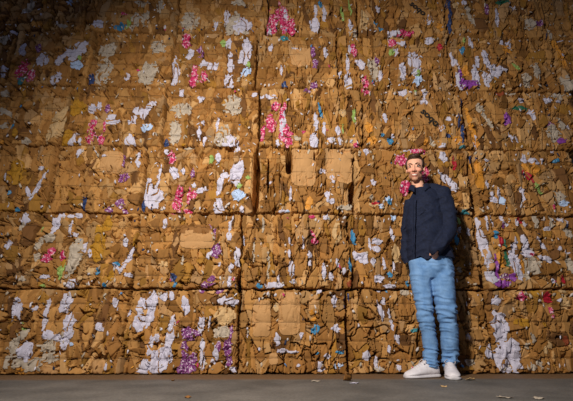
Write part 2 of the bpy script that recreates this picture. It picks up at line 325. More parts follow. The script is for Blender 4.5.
PAL = np.array([lin(170, 124, 68), lin(160, 113, 58), lin(148, 102, 50), lin(184, 142, 90), lin(130, 88, 38),
                lin(152, 108, 42), lin(168, 130, 86), lin(106, 70, 34)])
WGT = np.array([6, 6, 4, 3, 3, 2, 2, 1.5]); WGT = WGT / WGT.sum()
SHR = np.array([lin(210, 206, 216), lin(190, 176, 156), lin(176, 160, 140), lin(206, 196, 190), lin(90, 140, 190),
                lin(200, 60, 110), lin(214, 150, 60), lin(40, 50, 80), lin(110, 70, 30), lin(90, 52, 22)])
SHW = np.array([5, 6, 5, 5, .5, .3, .6, 1.2, 4, 4]); SHW = SHW / SHW.sum()
RES = 0.0046
BALES = []


def bale(r, i, x0, x1, z0, z1, label, vert):
    rng = np.random.default_rng(100 * r + i + 5)
    w, h = x1 - x0, z1 - z0
    nx, nz = int(w / RES) + 1, int(h / RES) + 1
    xs = np.linspace(x0, x1, nx); zs = np.linspace(z0, z1, nz)
    TT, Z = np.meshgrid(np.linspace(0, 1, nx), zs, indexing='ij')
    wig = lambda k, zz: .016 * vn(zz, zz * 0 + k, .16, 40 + r * 3) + .008 * vn(zz, zz * 0 + k, .05, 50 + r * 3)
    wl_, wr_ = wig(i * 3.7, Z), wig((i + 1) * 3.7, Z)
    X = (x0 + wl_) * (1 - TT) + (x1 + wr_) * TT
    sv_ = (Z - z0) / h
    wigz = lambda k, xx: (.009 * vn(xx, xx * 0 + k, .14, 70) + .004 * vn(xx, xx * 0 + k, .045, 80)) * (k > 0)
    Z = Z + wigz(r * 2.3, X) * (1 - sv_) + wigz((r + 1) * 2.3, X) * sv_
    SXL, SXR = x0 + wl_, x1 + wr_
    ZBO, ZTO = z0 + wigz(r * 2.3, X), z1 + wigz((r + 1) * 2.3, X)
    sd = r * 31 + i * 7
    Hh = -0.045 + 0.012 * vn(X, Z, 0.25, sd)
    col = np.empty(X.shape + (3,)); col[:] = PAL[2] * 0.9
    wx = X + 0.007 * vn(X, Z, 0.07, sd + 1) + 0.001 * vn(X, Z, 0.018, sd + 4)
    wz = Z + 0.009 * vn(X, Z, 0.07, sd + 2) + 0.001 * vn(X, Z, 0.018, sd + 5)
    N = int(125 * w * h / 0.6)
    for k in range(N):
        big = k < N * 0.2
        cx, cz = rng.uniform(x0 - .02, x1 + .02), rng.uniform(z0 - .02, z1 + .02)
        if rng.random() < vert:
            a = rng.uniform(.02, .055) * (1.6 if big else 1); b = rng.uniform(.07, .22)
        else:
            a = rng.uniform(.035, .11) * (1.3 if big else 1); b = rng.uniform(.035, .11) * (1.3 if big else 1)
        th = rng.normal(0, .16 if rng.random() < .8 else .8)
        rr = max(a, b) * 1.5
        i0, i1 = np.searchsorted(xs, [cx - rr, cx + rr]); j0, j1 = np.searchsorted(zs, [cz - rr, cz + rr])
        if i1 - i0 < 2 or j1 - j0 < 2:
            continue
        dx = wx[i0:i1, j0:j1] - cx; dz = wz[i0:i1, j0:j1] - cz
        u = (dx * math.cos(th) + dz * math.sin(th)) / a; v = (-dx * math.sin(th) + dz * math.cos(th)) / b
        m = np.ones(u.shape, bool); m2 = np.ones(u.shape, bool)
        ns = rng.integers(4, 7); a0 = rng.uniform(0, 6.28)
        for q in range(ns):
            an = a0 + q * 6.283 / ns + rng.normal(0, .25)
            dd_ = u * math.cos(an) + v * math.sin(an); lim = rng.uniform(.6, 1.0)
            m &= dd_ < lim; m2 &= dd_ < lim + .005 / min(a, b)
        lvl = rng.normal(-.014, .006) - (0.008 if big else 0)
        tu, tv = rng.normal(0, .012), rng.normal(0, .009)
        hh = lvl + tu * u + tv * v + rng.normal(0, .003) * (u * u) + rng.normal(0, .003) * v * v
        m &= hh > Hh[i0:i1, j0:j1] - .014
        Hs = Hh[i0:i1, j0:j1]
        if rng.random() < .8: rim = m2 & ~m & (Hs < hh + .01); Hs[rim] -= rng.uniform(.01, .06)
        Hs[m] = hh[m]
        c = PAL[rng.choice(len(PAL), p=WGT)] * rng.uniform(.72, 1.18)
        Cs = col[i0:i1, j0:j1]; Cs[m] = c
    Hh = Hh.clip(-0.12, 0.022)
    Hh += 0.0015 * ridged(X * 1.8, Z, .05, sd + 9) + .014 * vn(X, Z, .3, sd + 11)
    # upright pleats
    pl = np.clip(vn(X, Z, .16, sd + 33) + vert - .3, 0, 1)
    Hh += pl * .0045 * (1 - 2 * np.abs(vn(X / .026 + 1.2 * vn(X, Z, .09, sd + 35), Z / .25, 1.0, sd + 34)))
    # long splits between the pressed sheets, mostly upright
    qx = X + .02 * vn(X, Z, .12, sd + 21) + .005 * vn(X, Z, .03, sd + 22); qz = Z + .02 * vn(X, Z, .1, sd + 23)
    for (fx, fz, th_, dp, s2) in ((.08, .30, .035, .08, 24), (.17, .14, .03, .06, 26), (.05, .22, .05, .05, 28)):
        q_ = np.abs(vn(qx / fx, qz / fz, 1.0, sd + s2))
        on = vn(X, Z, .09, sd + s2 + 1)
        Hh -= dp * (q_ < th_ * np.clip(on * 2 + .35, 0, 1.15))
    # smooth broad flaps keep their area calm
    px_s = {}
    for (px, py, pw, ph, pa, pk) in PATCHES:
        if pk in 'CDK':
            p = at(px, py)
            s = (at(px + 1, py) - p).length
            if x0 - .05 < p.x < x1 + .05 and z0 - .05 < p.z < z1 + .05:
                cA, sA = math.cos(R(pa)), math.sin(R(pa)); du, dv = (X - p.x) * cA - (Z - p.z) * sA, (X - p.x) * sA + (Z - p.z) * cA
                g = np.exp(-((du / (pw * s * .5)) ** 4 + (dv / (ph * s * .5)) ** 4))
                Hh = Hh * (1 - g) + g * (blur(Hh, 1) * .08 + .006)
    # four wires squeeze the block
    wz_ = [z0 + h * f + rng.normal(0, .006) for f in (.17, .38, .6, .81)]
    for q in wz_:
        Hh -= (.006 if r < 2 else .003) * np.exp(-((Z - q) / .007) ** 2) + (.006 if r < 2 else .003) * np.exp(-((Z - q) / .03) ** 2)
    # rounded, ragged edges
    nn = 0.009 * vn(X, Z, .05, sd + 13) + .006 * vn(X, Z, .02, sd + 14)
    ex = np.minimum(X - SXL, SXR - X) + nn; ez = np.minimum(Z - ZBO, ZTO - Z) + nn * .8
    Hh -= .10 * (ex < .007) + .03 * np.exp(-np.clip(ex, 0, 1) / .006) + .07 * (ez < .005) + .015 * np.exp(-np.clip(ez, 0, 1) / .006)
    for (px, py, pw, ph) in SLOTS:
        p = at(px, py); s = (at(px + 1, py) - p).length
        if x0 - .1 < p.x < x1 + .1 and z0 - .2 < p.z < z1 + .2:
            g = (np.abs((X - p.x + .3 * nn) / (pw * s * .5)) ** 3 + np.abs((Z - p.z) / (ph * s * .5)) ** 3) < 1
            Hh = np.where(g, np.minimum(Hh, -.40), Hh)
    Hh = Hh.clip(-.42, .03)
    root = empty('cardboard_bale', ((x0 + x1) / 2, WALL_Y + .4, z0), label, 'cardboard bale', 'bales of waste cardboard stacked as a wall')
    off = np.array(root.location)
    V = np.stack([X, WALL_Y - Hh, Z], -1).reshape(-1, 3) - off
    idx = np.arange(nx * nz).reshape(nx, nz)
    Q = np.stack([idx[:-1, :-1], idx[1:, :-1], idx[1:, 1:], idx[:-1, 1:]], -1).reshape(-1, 4)
    loop = np.concatenate([idx[:, 0], idx[-1, 1:], idx[-2::-1, -1], idx[0, -2:0:-1]])
    L = len(loop)
    B = V[loop].copy(); B[:, 1] = WALL_Y + .78 - off[1]
    n0 = len(V)
    bi = n0 + np.arange(L); nl = np.roll(loop, -1); nb = np.roll(bi, -1)
    Q2 = np.stack([nl, loop, bi, nb], -1)
    # back: strips joining the two long sides
    Bm = np.array([[0, WALL_Y + .78 - off[1], h / 2]])
    V2 = np.concatenate([V, B, Bm])
    Qb = np.stack([nb, bi, np.full(L, n0 + L), np.full(L, n0 + L)], -1)
    me = bpy.data.meshes.new('compressed_cardboard')
    allq = np.concatenate([Q, Q2])
    tri = Qb[:, :3]
    me.vertices.add(len(V2)); me.vertices.foreach_set('co', V2.astype(np.float32).ravel())
    li = np.concatenate([allq.ravel(), tri.ravel()]).astype(np.int32)
    me.loops.add(len(li)); me.loops.foreach_set('vertex_index', li)
    ls = np.concatenate([np.arange(len(allq)) * 4, len(allq) * 4 + np.arange(len(tri)) * 3]).astype(np.int32)
    me.polygons.add(len(ls)); me.polygons.foreach_set('loop_start', ls)
    me.update(calc_edges=True)
    cc = np.concatenate([col.reshape(-1, 3), np.tile(PAL[4], (L + 1, 1))])
    set_tone(me, cc)
    link('compressed_cardboard', me, M_BALE, root)
    b = dict(x0=x0, x1=x1, z0=z0, z1=z1, X=X, Z=Z, H=Hh, Hb=blur(Hh.clip(-.05, .03), 14), idx=idx, root=root, off=off, sd=sd)
    BALES.append(b)
    # baling wires
    for q in wz_:
        j = int((q - z0) / h * (nz - 1))
        row = Hh[:, max(0, j - 1):j + 2].max(1)
        n = 60
        rx = np.linspace(0, nx - 1, n).astype(int)
        hs = np.array([row[max(0, t - 4):t + 5].max() for t in rx])
        for _ in range(3):
            hs = np.maximum(hs, np.convolve(np.pad(hs, 1, mode='edge'), [.25, .5, .25], 'valid'))
        hs[0] = min(hs[0], -.05); hs[-1] = min(hs[-1], -.05)
        pts = [Vector((X[t, j], WALL_Y - hh_ - .0022, q)) - root.location for t, hh_ in zip(rx, hs)]
        link('baling_wire', tube_mesh('baling_wire', pts, .0011, 5), M_WIRE, root, True)
    # countless small shreds
    Vs, Qs, Cs_, n0 = [], [], [], 0
    for k in range(int(50 * w * h / .6)):
        if rng.random() < .45:
            e = rng.random()
            cx = rng.uniform(x0 + .02, x1 - .02); cz = (z0 + .035 + abs(rng.normal(0, .03))) if e < .6 else z1 - .03 - abs(rng.normal(0, .02))
        else:
            cx, cz = rng.uniform(x0 + .03, x1 - .03), rng.uniform(z0 + .03, z1 - .03)
        a, bb = rng.uniform(.004, .013), rng.uniform(.008, .026)
        th = rng.normal(0, .6)
        ns = 5
        ii = int(np.clip((cx - x0) / w * (nx - 1), 2, nx - 3)); jj = int(np.clip((cz - z0) / h * (nz - 1), 2, nz - 3))
        hz = Hh[ii - 2:ii + 3, jj - 2:jj + 3].max() + .003
        t1, t2 = rng.normal(0, .3), rng.normal(0, .3)
        ring = []
        for q in range(ns):
            an = q * 6.283 / ns + rng.normal(0, .25); rr = rng.uniform(.7, 1.2)
            lu, lv = a * rr * math.cos(an), bb * rr * math.sin(an)
            ux, uz = lu * math.cos(th) - lv * math.sin(th), lu * math.sin(th) + lv * math.cos(th)
            ring.append((cx + ux, WALL_Y - hz - t1 * ux - t2 * uz, cz + uz))
        ring = np.array(ring) - off
        back = ring.copy(); back[:, 1] += .0015
        mid = ring.mean(0) + np.array([0, -.003, 0]); midb = ring.mean(0) + np.array([0, -.001, 0])
        Vs.append(np.concatenate([ring, back, [mid], [midb]]))
        for q in range(ns):
            q2 = (q + 1) % ns
            Qs.append((n0 + q, n0 + q2, n0 + 2 * ns)); Qs.append((n0 + ns + q2, n0 + ns + q, n0 + 2 * ns + 1))
            Qs.append((n0 + q2, n0 + q, n0 + ns + q)); Qs.append((n0 + q2, n0 + ns + q, n0 + ns + q2))
        c = SHR[rng.choice(len(SHR), p=SHW)] * rng.uniform(.75, 1.05)
        Cs_.append(np.tile(c, (2 * ns + 2, 1))); n0 += 2 * ns + 2
    me = mesh_np('paper_shreds', np.concatenate(Vs), np.array(Qs))
    set_tone(me, np.concatenate(Cs_))
    o = link('paper_shreds', me, M_SHRED, root)
    o['kind'] = 'stuff'
    o['label'] = 'tiny mixed paper shreds'
    return b


def tube_mesh(name, pts, rad, n=8, caps=True):
    """rad: number or list"""
    P = [Vector(p) for p in pts]
    rs = rad if isinstance(rad, (list, tuple)) else [rad] * len(P)
    V, Fq = [], []
    up = Vector((0, 0, 1))
    for i, p in enumerate(P):
        t = (P[min(i + 1, len(P) - 1)] - P[max(i - 1, 0)]).normalized()
        s = t.cross(up)
        if s.length < 1e-3:
            s = t.cross(Vector((0, 1, 0)))
        s.normalize(); u = s.cross(t)
        for k in range(n):
            a = 6.28318 * k / n
            V.append(p + (s * math.cos(a) + u * math.sin(a)) * rs[i])
    for i in range(len(P) - 1):
        for k in range(n):
            k2 = (k + 1) % n
            Fq.append((i * n + k, i * n + k2, (i + 1) * n + k2, (i + 1) * n + k))
    if caps:
        Fq.append(tuple(range(n - 1, -1, -1))); Fq.append(tuple((len(P) - 1) * n + k for k in range(n)))
    me = bpy.data.meshes.new(name)
    me.from_pydata([tuple(v) for v in V], [], Fq)
    me.update()
    return me


for r, (ym, seams) in enumerate(ROWS):
    z0, z1 = r * ROW_H + (.002 if r == 0 else .003), (r + 1) * ROW_H - .003
    for i in range(len(seams) - 1):
        xa, xb = at(seams[i], ym).x + .004, at(seams[i + 1], ym).x - .004
        bale(r, i, xa, xb, z0, z1, LABELS[r][i], VERT[r][i])

def pieces(f):
    """the connected pieces of a face mask, larger ones only"""
    todo = set(zip(*[a.tolist() for a in np.nonzero(f)])); out = []
    total = len(todo)
    while todo:
        st = [todo.pop()]; got = []
        while st:
            c = st.pop(); got.append(c)
            for d in ((1, 0), (-1, 0), (0, 1), (0, -1)):
                e = (c[0] + d[0], c[1] + d[1])
                if e in todo:
                    todo.remove(e); st.append(e)
        if len(got) >= max(6, total * .06):
            g = np.zeros(f.shape, bool)
            a = np.array(got); g[a[:, 0], a[:, 1]] = True; out.append(g)
    return out


for n_, (px, py, pw, ph, pa, k) in enumerate(PATCHES):
    p = at(px, py)
    s = (at(px + 1, py) - p).length
    sv = (at(px, py + 1) - p).length
    b = None
    for q in BALES:
        if q['x0'] <= p.x <= q['x1'] and q['z0'] <= p.z <= q['z1']:
            b = q
    if b is None:
        continue
    X, Z, H = b['X'], b['Z'], b['H']
    th = R(pa)
    dx = (X - p.x) / s; dy = -(Z - p.z) / sv
    flat = k in 'CDK'
    nz = .004 if flat else .008
    dx = dx + nz / s * vn(X, Z, .035, n_) + (0 if flat else .005 / s * vn(X, Z, .013, n_ + 3))
    dy = dy + nz / s * vn(X, Z, .035, n_ + 7) + (0 if flat else .005 / s * vn(X, Z, .013, n_ + 9))
    u = (dx * math.cos(th) + dy * math.sin(th)) / (pw * .6); v = (-dx * math.sin(th) + dy * math.cos(th)) / (ph * .6)
    pw_ = 5 if flat else 2.4
    rr = np.abs(u) ** pw_ + np.abs(v) ** pw_
    if not flat:
        prg = np.random.default_rng(n_); sides = prg.integers(5, 8); a0_ = prg.uniform(0, 6.28)
        rr = np.max([(u * math.cos(a0_ + q * 6.283 / sides) + v * math.sin(a0_ + q * 6.283 / sides)) / prg.uniform(.82, 1.12) for q in range(sides)], 0) ** 2
    thr = 1 + (0 if flat else .25 * vn(X, Z, .022, n_ + 11))
    if k == 'G' or (k == 'P' and pw * ph > 60):
        thr = thr - .75 * np.clip(vn(X, Z, .02, n_ + 21), 0, 1)
    m = (rr < thr) & (H > -.3)
    if not flat and pw * ph > 50:
        m &= np.abs(vn(X / .08, Z / .16, 1.0, n_ + 41)) > .03
    m[[0, -1], :] = False; m[:, [0, -1]] = False
    f = m[:-1, :-1] & m[1:, :-1] & m[1:, 1:] & m[:-1, 1:]
    if f.sum() < 3:
        continue
    lo = .004 if not flat else .005
    Hc = np.maximum(H, b['Hb']) + lo if flat else np.maximum(.3 * H.clip(-.05, .03) + .7 * b['Hb'], H - .004) + lo
    if flat:
        Hc = Hc + .002 * vn(X, Z, .06, n_)
    else:
        Hc = Hc + .002 * (ridged(X, Z, .06, n_ + 2) + 1)
    nm, mt, lb = KIND[k]
    for f in pieces(f):
        used = np.zeros(X.shape, bool)
        used[:-1, :-1] |= f; used[1:, :-1] |= f; used[1:, 1:] |= f; used[:-1, 1:] |= f
        new = -np.ones(X.shape, int); new[used] = np.arange(used.sum())
        V = np.stack([X[used], WALL_Y - Hc[used], Z[used]], -1) - b['off']
        ii, jj = np.nonzero(f)
        Q = np.stack([new[ii, jj], new[ii + 1, jj], new[ii + 1, jj + 1], new[ii, jj + 1]], -1)
        o = link(nm, mesh_np(nm, V, Q), mt, b['root'], not flat)
        o['label'] = lb
        md = o.modifiers.new('thickness', 'SOLIDIFY'); md.thickness = .0022; md.offset = -1

# slanted black letters printed on two bales (one mesh per printed word)
for (px, py) in ((417.5, 9.5), (429.5, 118)):
    p = at(px, py)
    b = [q for q in BALES if q['x0'] <= p.x <= q['x1'] and q['z0'] <= p.z <= q['z1']][0]
    cu = bpy.data.curves.new('printed_letters', 'FONT')
    cu.body = 'soqo'; cu.size = .105; cu.align_x = 'CENTER'; cu.align_y = 'CENTER'; cu.extrude = .0006
    cu.offset = .0035; cu.space_character = 1.05
    tmp = bpy.data.objects.new('tmp', cu); C.objects.link(tmp)
    bpy.context.view_layer.update()
    me = bpy.data.meshes.new_from_object(tmp.evaluated_get(bpy.context.evaluated_depsgraph_get()))
    bpy.data.objects.remove(tmp)
    rot = R(-50)
    for v in me.vertices:
        x, y, z = v.co
        X_, Z_ = p.x + x * math.cos(rot) - y * math.sin(rot), p.z + x * math.sin(rot) + y * math.cos(rot)
        ii = int(np.clip((X_ - b['x0']) / (b['x1'] - b['x0']) * (b['X'].shape[0] - 1), 2, b['X'].shape[0] - 3))
        jj = int(np.clip((Z_ - b['z0']) / (b['z1'] - b['z0']) * (b['X'].shape[1] - 1), 2, b['X'].shape[1] - 3))
        hz = b['H'][ii - 2:ii + 3, jj - 2:jj + 3].max()
        v.co = Vector((X_, WALL_Y - hz - .012 - z, Z_)) - b['root'].location
    me.materials.clear()
    o = link('printed_letters', me, M_INK, b['root'])
    o['label'] = 'slanted black printed letters'

# ------------------------------------------------------------------ floor and added light blocker behind the bales
def box_mesh(name, x0, x1, y0, y1, z0, z1):
    v = [(x, y, z) for x in (x0, x1) for y in (y0, y1) for z in (z0, z1)]
    f = [(0, 1, 3, 2), (4, 6, 7, 5), (0, 4, 5, 1), (2, 3, 7, 6), (0, 2, 6, 4), (1, 5, 7, 3)]
    me = bpy.data.meshes.new(name); me.from_pydata(v, [], f); me.update()
    return me


m, nt, b_ = new_mat('concrete_floor')
v = coords(nt, (1, 1, 1))
c1 = ramp(nt, noise(nt, v, 3, 6), [(0.35, lin(84, 82, 78)), (0.65, lin(112, 108, 102))])
c2 = ramp(nt, noise(nt, v, 60, 4), [(0.35, (.7, .7, .7)), (0.6, (1.05, 1.05, 1.05))])
cc = mixc(nt, c1, c2)
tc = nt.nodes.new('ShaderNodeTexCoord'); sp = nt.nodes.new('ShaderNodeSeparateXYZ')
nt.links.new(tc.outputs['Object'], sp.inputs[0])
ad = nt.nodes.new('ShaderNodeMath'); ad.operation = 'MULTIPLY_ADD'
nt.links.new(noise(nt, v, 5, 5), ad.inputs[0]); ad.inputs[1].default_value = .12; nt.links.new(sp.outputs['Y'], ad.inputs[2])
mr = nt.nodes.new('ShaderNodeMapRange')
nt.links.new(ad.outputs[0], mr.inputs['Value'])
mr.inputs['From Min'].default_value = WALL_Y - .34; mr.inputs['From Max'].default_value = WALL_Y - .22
nt.links.new(mixc(nt, cc, lin(112, 84, 54), mr.outputs['Result'], 'MIX'), b_.inputs['Base Color'])  # floor colour turns brown towards the foot of the bales
b_.inputs['Roughness'].default_value = .7
bump(nt, b_, noise(nt, v, 25, 6), .35, .006)
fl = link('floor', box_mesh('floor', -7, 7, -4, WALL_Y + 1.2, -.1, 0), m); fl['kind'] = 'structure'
m2 = flat_mat('light_blocker_grey', [(0.4, lin(92, 90, 86)), (0.6, lin(120, 118, 112))], .9, 4)
wl = link('gap_light_blocker', box_mesh('gap_light_blocker', -7, 7, WALL_Y + .95, WALL_Y + 1.2, 0, 5.2), m2); wl['kind'] = 'structure'  # unseen wall added to stop world light leaking through the bale gaps

# ------------------------------------------------------------------ debris on the floor
def litter(name, px, py, w, d, hgt, mat, label, cat, seed, n=10):
    p = floor_at(px, py)
    rg = np.random.default_rng(seed)
    xs = np.linspace(-.5, .5, n); X, Y = np.meshgrid(xs, xs, indexing='ij')
    m = (np.abs(X) ** 2.5 + np.abs(Y) ** 2.5) ** .4 < .42 + .1 * vn(X, Y, .3, seed)
    Hh = np.abs(vn(X, Y, .35, seed + 2)) * hgt + .002
    Hh *= (1 - .2 * rg.random(X.shape))
    idx = np.arange(n * n).reshape(n, n)
    f = m[:-1, :-1] & m[1:, :-1] & m[1:, 1:] & m[:-1, 1:]
    ii, jj = np.nonzero(f)
    Q = np.stack([idx[ii, jj], idx[ii + 1, jj], idx[ii + 1, jj + 1], idx[ii, jj + 1]], -1)
    us = np.unique(Q); mp = -np.ones(n * n, int); mp[us] = np.arange(len(us))
    V = np.stack([X.ravel() * w, Y.ravel() * d, Hh.ravel()], -1)[us]
    o = link(name, mesh_np(name, V, mp[Q]), mat)
    md = o.modifiers.new('thickness', 'SOLIDIFY'); md.thickness = .002; md.offset = -1
    o.location = (p.x, p.y, 0.001); o['label'] = label; o['category'] = cat
    return o


litter('cardboard_scrap', 347.5, 381, .075, .09, .075, KIND['D'][1], 'crumpled brown cardboard piece on the floor in front of the bales', 'cardboard scrap', 3)
litter('paper_scrap', 355, 383.5, .09, .05, .008, KIND['W'][1], 'flat white paper piece lying beside the brown cardboard piece', 'paper scrap', 5)
litter('paper_scrap', 470, 380.5, .075, .09, .022, KIND['S'][1], 'small sand coloured scrap on the floor right of the shoes', 'paper scrap', 6)
litter('paper_scrap', 486, 370, .13, .06, .02, KIND['W'][1], 'pale torn paper on the floor at the foot of the bales, right of the man', 'paper scrap', 8)
litter('paper_scrap', 505, 398, .11, .05, .012, KIND['G'][1], 'greyish paper scrap near the bottom edge on the right', 'paper scrap', 12)
litter('paper_scrap', 540, 399, .07, .04, .01, KIND['G'][1], 'greyish paper scrap near the bottom right corner', 'paper scrap', 13)
litter('paper_scrap', 444, 387, .05, .05, .01, KIND['S'][1], 'tiny scrap on the floor below the right shoe', 'paper scrap', 14)
litter('paper_scrap', 315, 381.5, .09, .06, .008, KIND['G'][1], 'thin greyish scrap on the floor left of the brown cardboard piece', 'paper scrap', 15)
litter('cardboard_scrap', 173, 381, .03, .04, .01, KIND['D'][1], 'tiny brown cardboard piece on the floor at centre left', 'cardboard scrap', 16)
litter('cardboard_scrap', 188, 398, .04, .04, .01, KIND['D'][1], 'tiny brown cardboard piece near the bottom edge at left', 'cardboard scrap', 17)
# ------------------------------------------------------------------ the man
YB = WALL_Y - .27
def P(px, py, dy=0.0):
    return at(px, py, YB + dy)
def PXM(py):
    return (at(430, py, YB) - at(431, py, YB)).length


def ring_loft(rings, n=24):
    """rings: list of lists of Vector; closed at both ends"""
    V = [v for r in rings for v in r]; Fq = []
    for i in range(len(rings) - 1):
        for k in range(n):
            k2 = (k + 1) % n
            Fq.append((i * n + k, i * n + k2, (i + 1) * n + k2, (i + 1) * n + k))
    Fq.append(tuple(range(n - 1, -1, -1))); Fq.append(tuple((len(rings) - 1) * n + k for k in range(n)))
    return V, Fq


def smoothpath(pts, sub=5):
    """Catmull-Rom through (Vector, r) samples"""
    out = []
    A = [(*p, r) for p, r in pts]; A = [Vector(a) for a in A]
    for i in range(len(A) - 1):
        p0, p1, p2, p3 = A[max(i - 1, 0)], A[i], A[i + 1], A[min(i + 2, len(A) - 1)]
        for t in np.arange(0, 1, 1 / sub):
            out.append(.5 * ((2 * p1) + (p2 - p0) * t + (2 * p0 - 5 * p1 + 4 * p2 - p3) * t * t + (3 * p1 - p0 - 3 * p2 + p3) * t ** 3))
    out.append(A[-1])
    return [(Vector(a[:3]), a[3]) for a in out]


class Blob:
    """collects closed shapes, then fuses them into one continuous skin"""
    def __init__(s): s.V, s.F = [], []
    def add(s, VF):
        V, Fq = VF; o = len(s.V)
        s.V += [tuple(v) for v in V]; s.F += [tuple(i + o for i in f) for f in Fq]
    def tube(s, pts, sub=5, flat=1.0, n=20):
        sp_ = smoothpath(pts, sub)
        first, last = sp_[0], sp_[-1]
        d0 = (sp_[0][0] - sp_[1][0]).normalized(); d1 = (sp_[-1][0] - sp_[-2][0]).normalized()
        full = [(first[0] + d0 * first[1] * c, first[1] * math.sqrt(1 - c * c)) for c in (.97, .8, .45)] + sp_ + \
               [(last[0] + d1 * last[1] * c, last[1] * math.sqrt(1 - c * c)) for c in (.45, .8, .97)]
        rings = []
        for i, (p, r) in enumerate(full):
            t = (full[min(i + 1, len(full) - 1)][0] - full[max(i - 1, 0)][0]).normalized()
            a = Vector((0, 1, 0)) if abs(t.y) < .9 else Vector((1, 0, 0))
            x = t.cross(a).normalized(); y = x.cross(t)
            rings.append([p + x * r * math.cos(6.28318 * k / n) + y * r * flat * math.sin(6.28318 * k / n) for k in range(n)])
        s.add(ring_loft(rings, n))
    def flat_rings(s, specs, yaw, n=32):
        rings = []
        for c, rx, ry in specs:
            rings.append([c + Vector((rx * math.cos(a) * math.cos(yaw) - ry * math.sin(a) * math.sin(yaw),
                                      rx * math.cos(a) * math.sin(yaw) + ry * math.sin(a) * math.cos(yaw), 0))
                          for a in [6.28318 * k / n for k in range(n)]])
        s.add(ring_loft(rings, n))
    def ell(s, c, r, M=None, n=20):
        rings = []
        for i in range(1, 14):
            ph = math.pi * i / 14
            rings.append([Vector((r[0] * math.sin(ph) * math.cos(6.28318 * k / n), r[1] * math.sin(ph) * math.sin(6.28318 * k / n), -r[2] * math.cos(ph))) + Vector(c) for k in range(n)])
        V, Fq = ring_loft(rings, n)
        if M: V = [M @ v for v in V]
        s.add((V, Fq))
    def fuse(s, vox, smooth=3, fac=.5):
        me = bpy.data.meshes.new('t'); me.from_pydata(s.V, [], s.F); me.update()
        bmx = __import__('bmesh').new(); bmx.from_mesh(me)
        __import__('bmesh').ops.recalc_face_normals(bmx, faces=bmx.faces); bmx.to_mesh(me); bmx.free()
        o = bpy.data.objects.new('t', me); C.objects.link(o)
        m = o.modifiers.new('r', 'REMESH'); m.mode = 'VOXEL'; m.voxel_size = vox
        m2 = o.modifiers.new('s', 'SMOOTH'); m2.factor = fac; m2.iterations = smooth
        bpy.context.view_layer.update()
        dg = bpy.context.evaluated_depsgraph_get()
        out = bpy.data.meshes.new_from_object(o.evaluated_get(dg))
        bpy.data.objects.remove(o)
        n = len(out.vertices)
        co = np.empty(n * 3); out.vertices.foreach_get('co', co)
        no = np.empty(n * 3); out.vertices.foreach_get('normal', no)
        return out, co.reshape(-1, 3), no.reshape(-1, 3)


def put(me, co):
    me.vertices.foreach_set('co', co.astype(np.float32).ravel()); me.update()


man = empty('person', (P(432, 378).x, YB, 0), 'smiling man in navy jacket, light blue jeans and white sneakers before the bales', 'person')
def child(name, me, mat, co=None, parent=None, label=None):
    par = parent or man
    me.name = name
    if co is not None: put(me, co)
    me.materials.clear()
    base = man.location
    me.transform(Matrix.Translation(-base))
    o = link(name, me, mat, par, True)
    if label: o['label'] = label
    return o


skin = attr_mat('skin', .5, (1, 1, 1), .06, 60, .08)
M_HAIR = flat_mat('brown_hair', [(0.35, lin(36, 23, 15)), (0.65, lin(70, 46, 29))], .55, 120, stretch=(1, 1, .3), bs=.8, bscale=200)
M_JACKET = flat_mat('navy_cotton', [(0.3, lin(14, 20, 38)), (0.7, lin(24, 33, 58))], .85, 60, bscale=500, bs=.2)
M_SHIRT = flat_mat('dark_shirt', [(0.3, lin(20, 24, 40)), (0.7, lin(28, 34, 54))], .9, 60)
M_JEANS = flat_mat('light_blue_denim', [(0.3, lin(88, 128, 176)), (0.7, lin(118, 156, 200))], .85, 22, bscale=400, bs=.3, stretch=(1, 1, .6))
M_SHOE = flat_mat('white_leather', [(0.3, lin(206, 200, 204)), (0.7, lin(226, 222, 226))], .5, 30)
M_SOLE = flat_mat('white_rubber', [(0.3, lin(190, 186, 190)), (0.7, lin(208, 204, 208))], .6, 30)
M_TEETH = flat_mat('teeth', [(0.3, lin(226, 218, 206)), (0.7, lin(236, 230, 220))], .3)
M_EYE = flat_mat('eye_white', [(0.3, lin(214, 208, 204)), (0.7, lin(224, 218, 214))], .25)
M_IRIS = flat_mat('dark_iris', [(0.3, lin(40, 36, 34)), (0.7, lin(60, 52, 46))], .2)

YAW_T = R(-22)
# head frame
HC = P(415.3, 169.0, -.01)
HM = Matrix.Translation(HC) @ Matrix.Rotation(R(-27), 4, 'Z') @ Matrix.Rotation(R(13), 4, 'X') @ Matrix.Rotation(R(4), 4, 'Y') @ Matrix.Scale(1.02, 4)
def H_(x, y, z): return HM @ Vector((x, y, z))

B = Blob()
B.ell((0, .012, .035), (.074, .092, .084), HM)
B.ell((0, -.03, -.028), (.053, .064, .084), HM)
B.ell((0, -.068, -.094), (.027, .024, .020), HM)
for sx in (-1, 1):
    B.ell((sx * .034, -.022, -.064), (.022, .038, .028), HM)
    B.ell((sx * .019, -.076, .010), (.012, .014, .014), HM)
    B.ell((sx * .036, -.072, -.022), (.024, .022, .020), HM)
    B.ell((sx * .030, -.082, .030), (.020, .008, .007), HM)
    B.ell((sx * .013, -.100, -.028), (.009, .010, .008), HM)
    B.ell((sx * .073, .010, -.004), (.008, .015, .027), HM)
B.tube([(H_(0, -.090, .020), .0085), (H_(0, -.104, -.005), .0095), (H_(0, -.112, -.024), .0125)])
B.tube([(H_(-.026, -.078, -.050), .005), (H_(-.012, -.090, -.054), .006), (H_(0, -.093, -.0535), .006), (H_(.012, -.090, -.054), .006), (H_(.026, -.078, -.050), .005)])
B.tube([(H_(-.024, -.077, -.055), .005), (H_(-.012, -.086, -.069), .006), (H_(0, -.089, -.072), .007), (H_(.012, -.086, -.069), .006), (H_(.024, -.077, -.055), .005)])
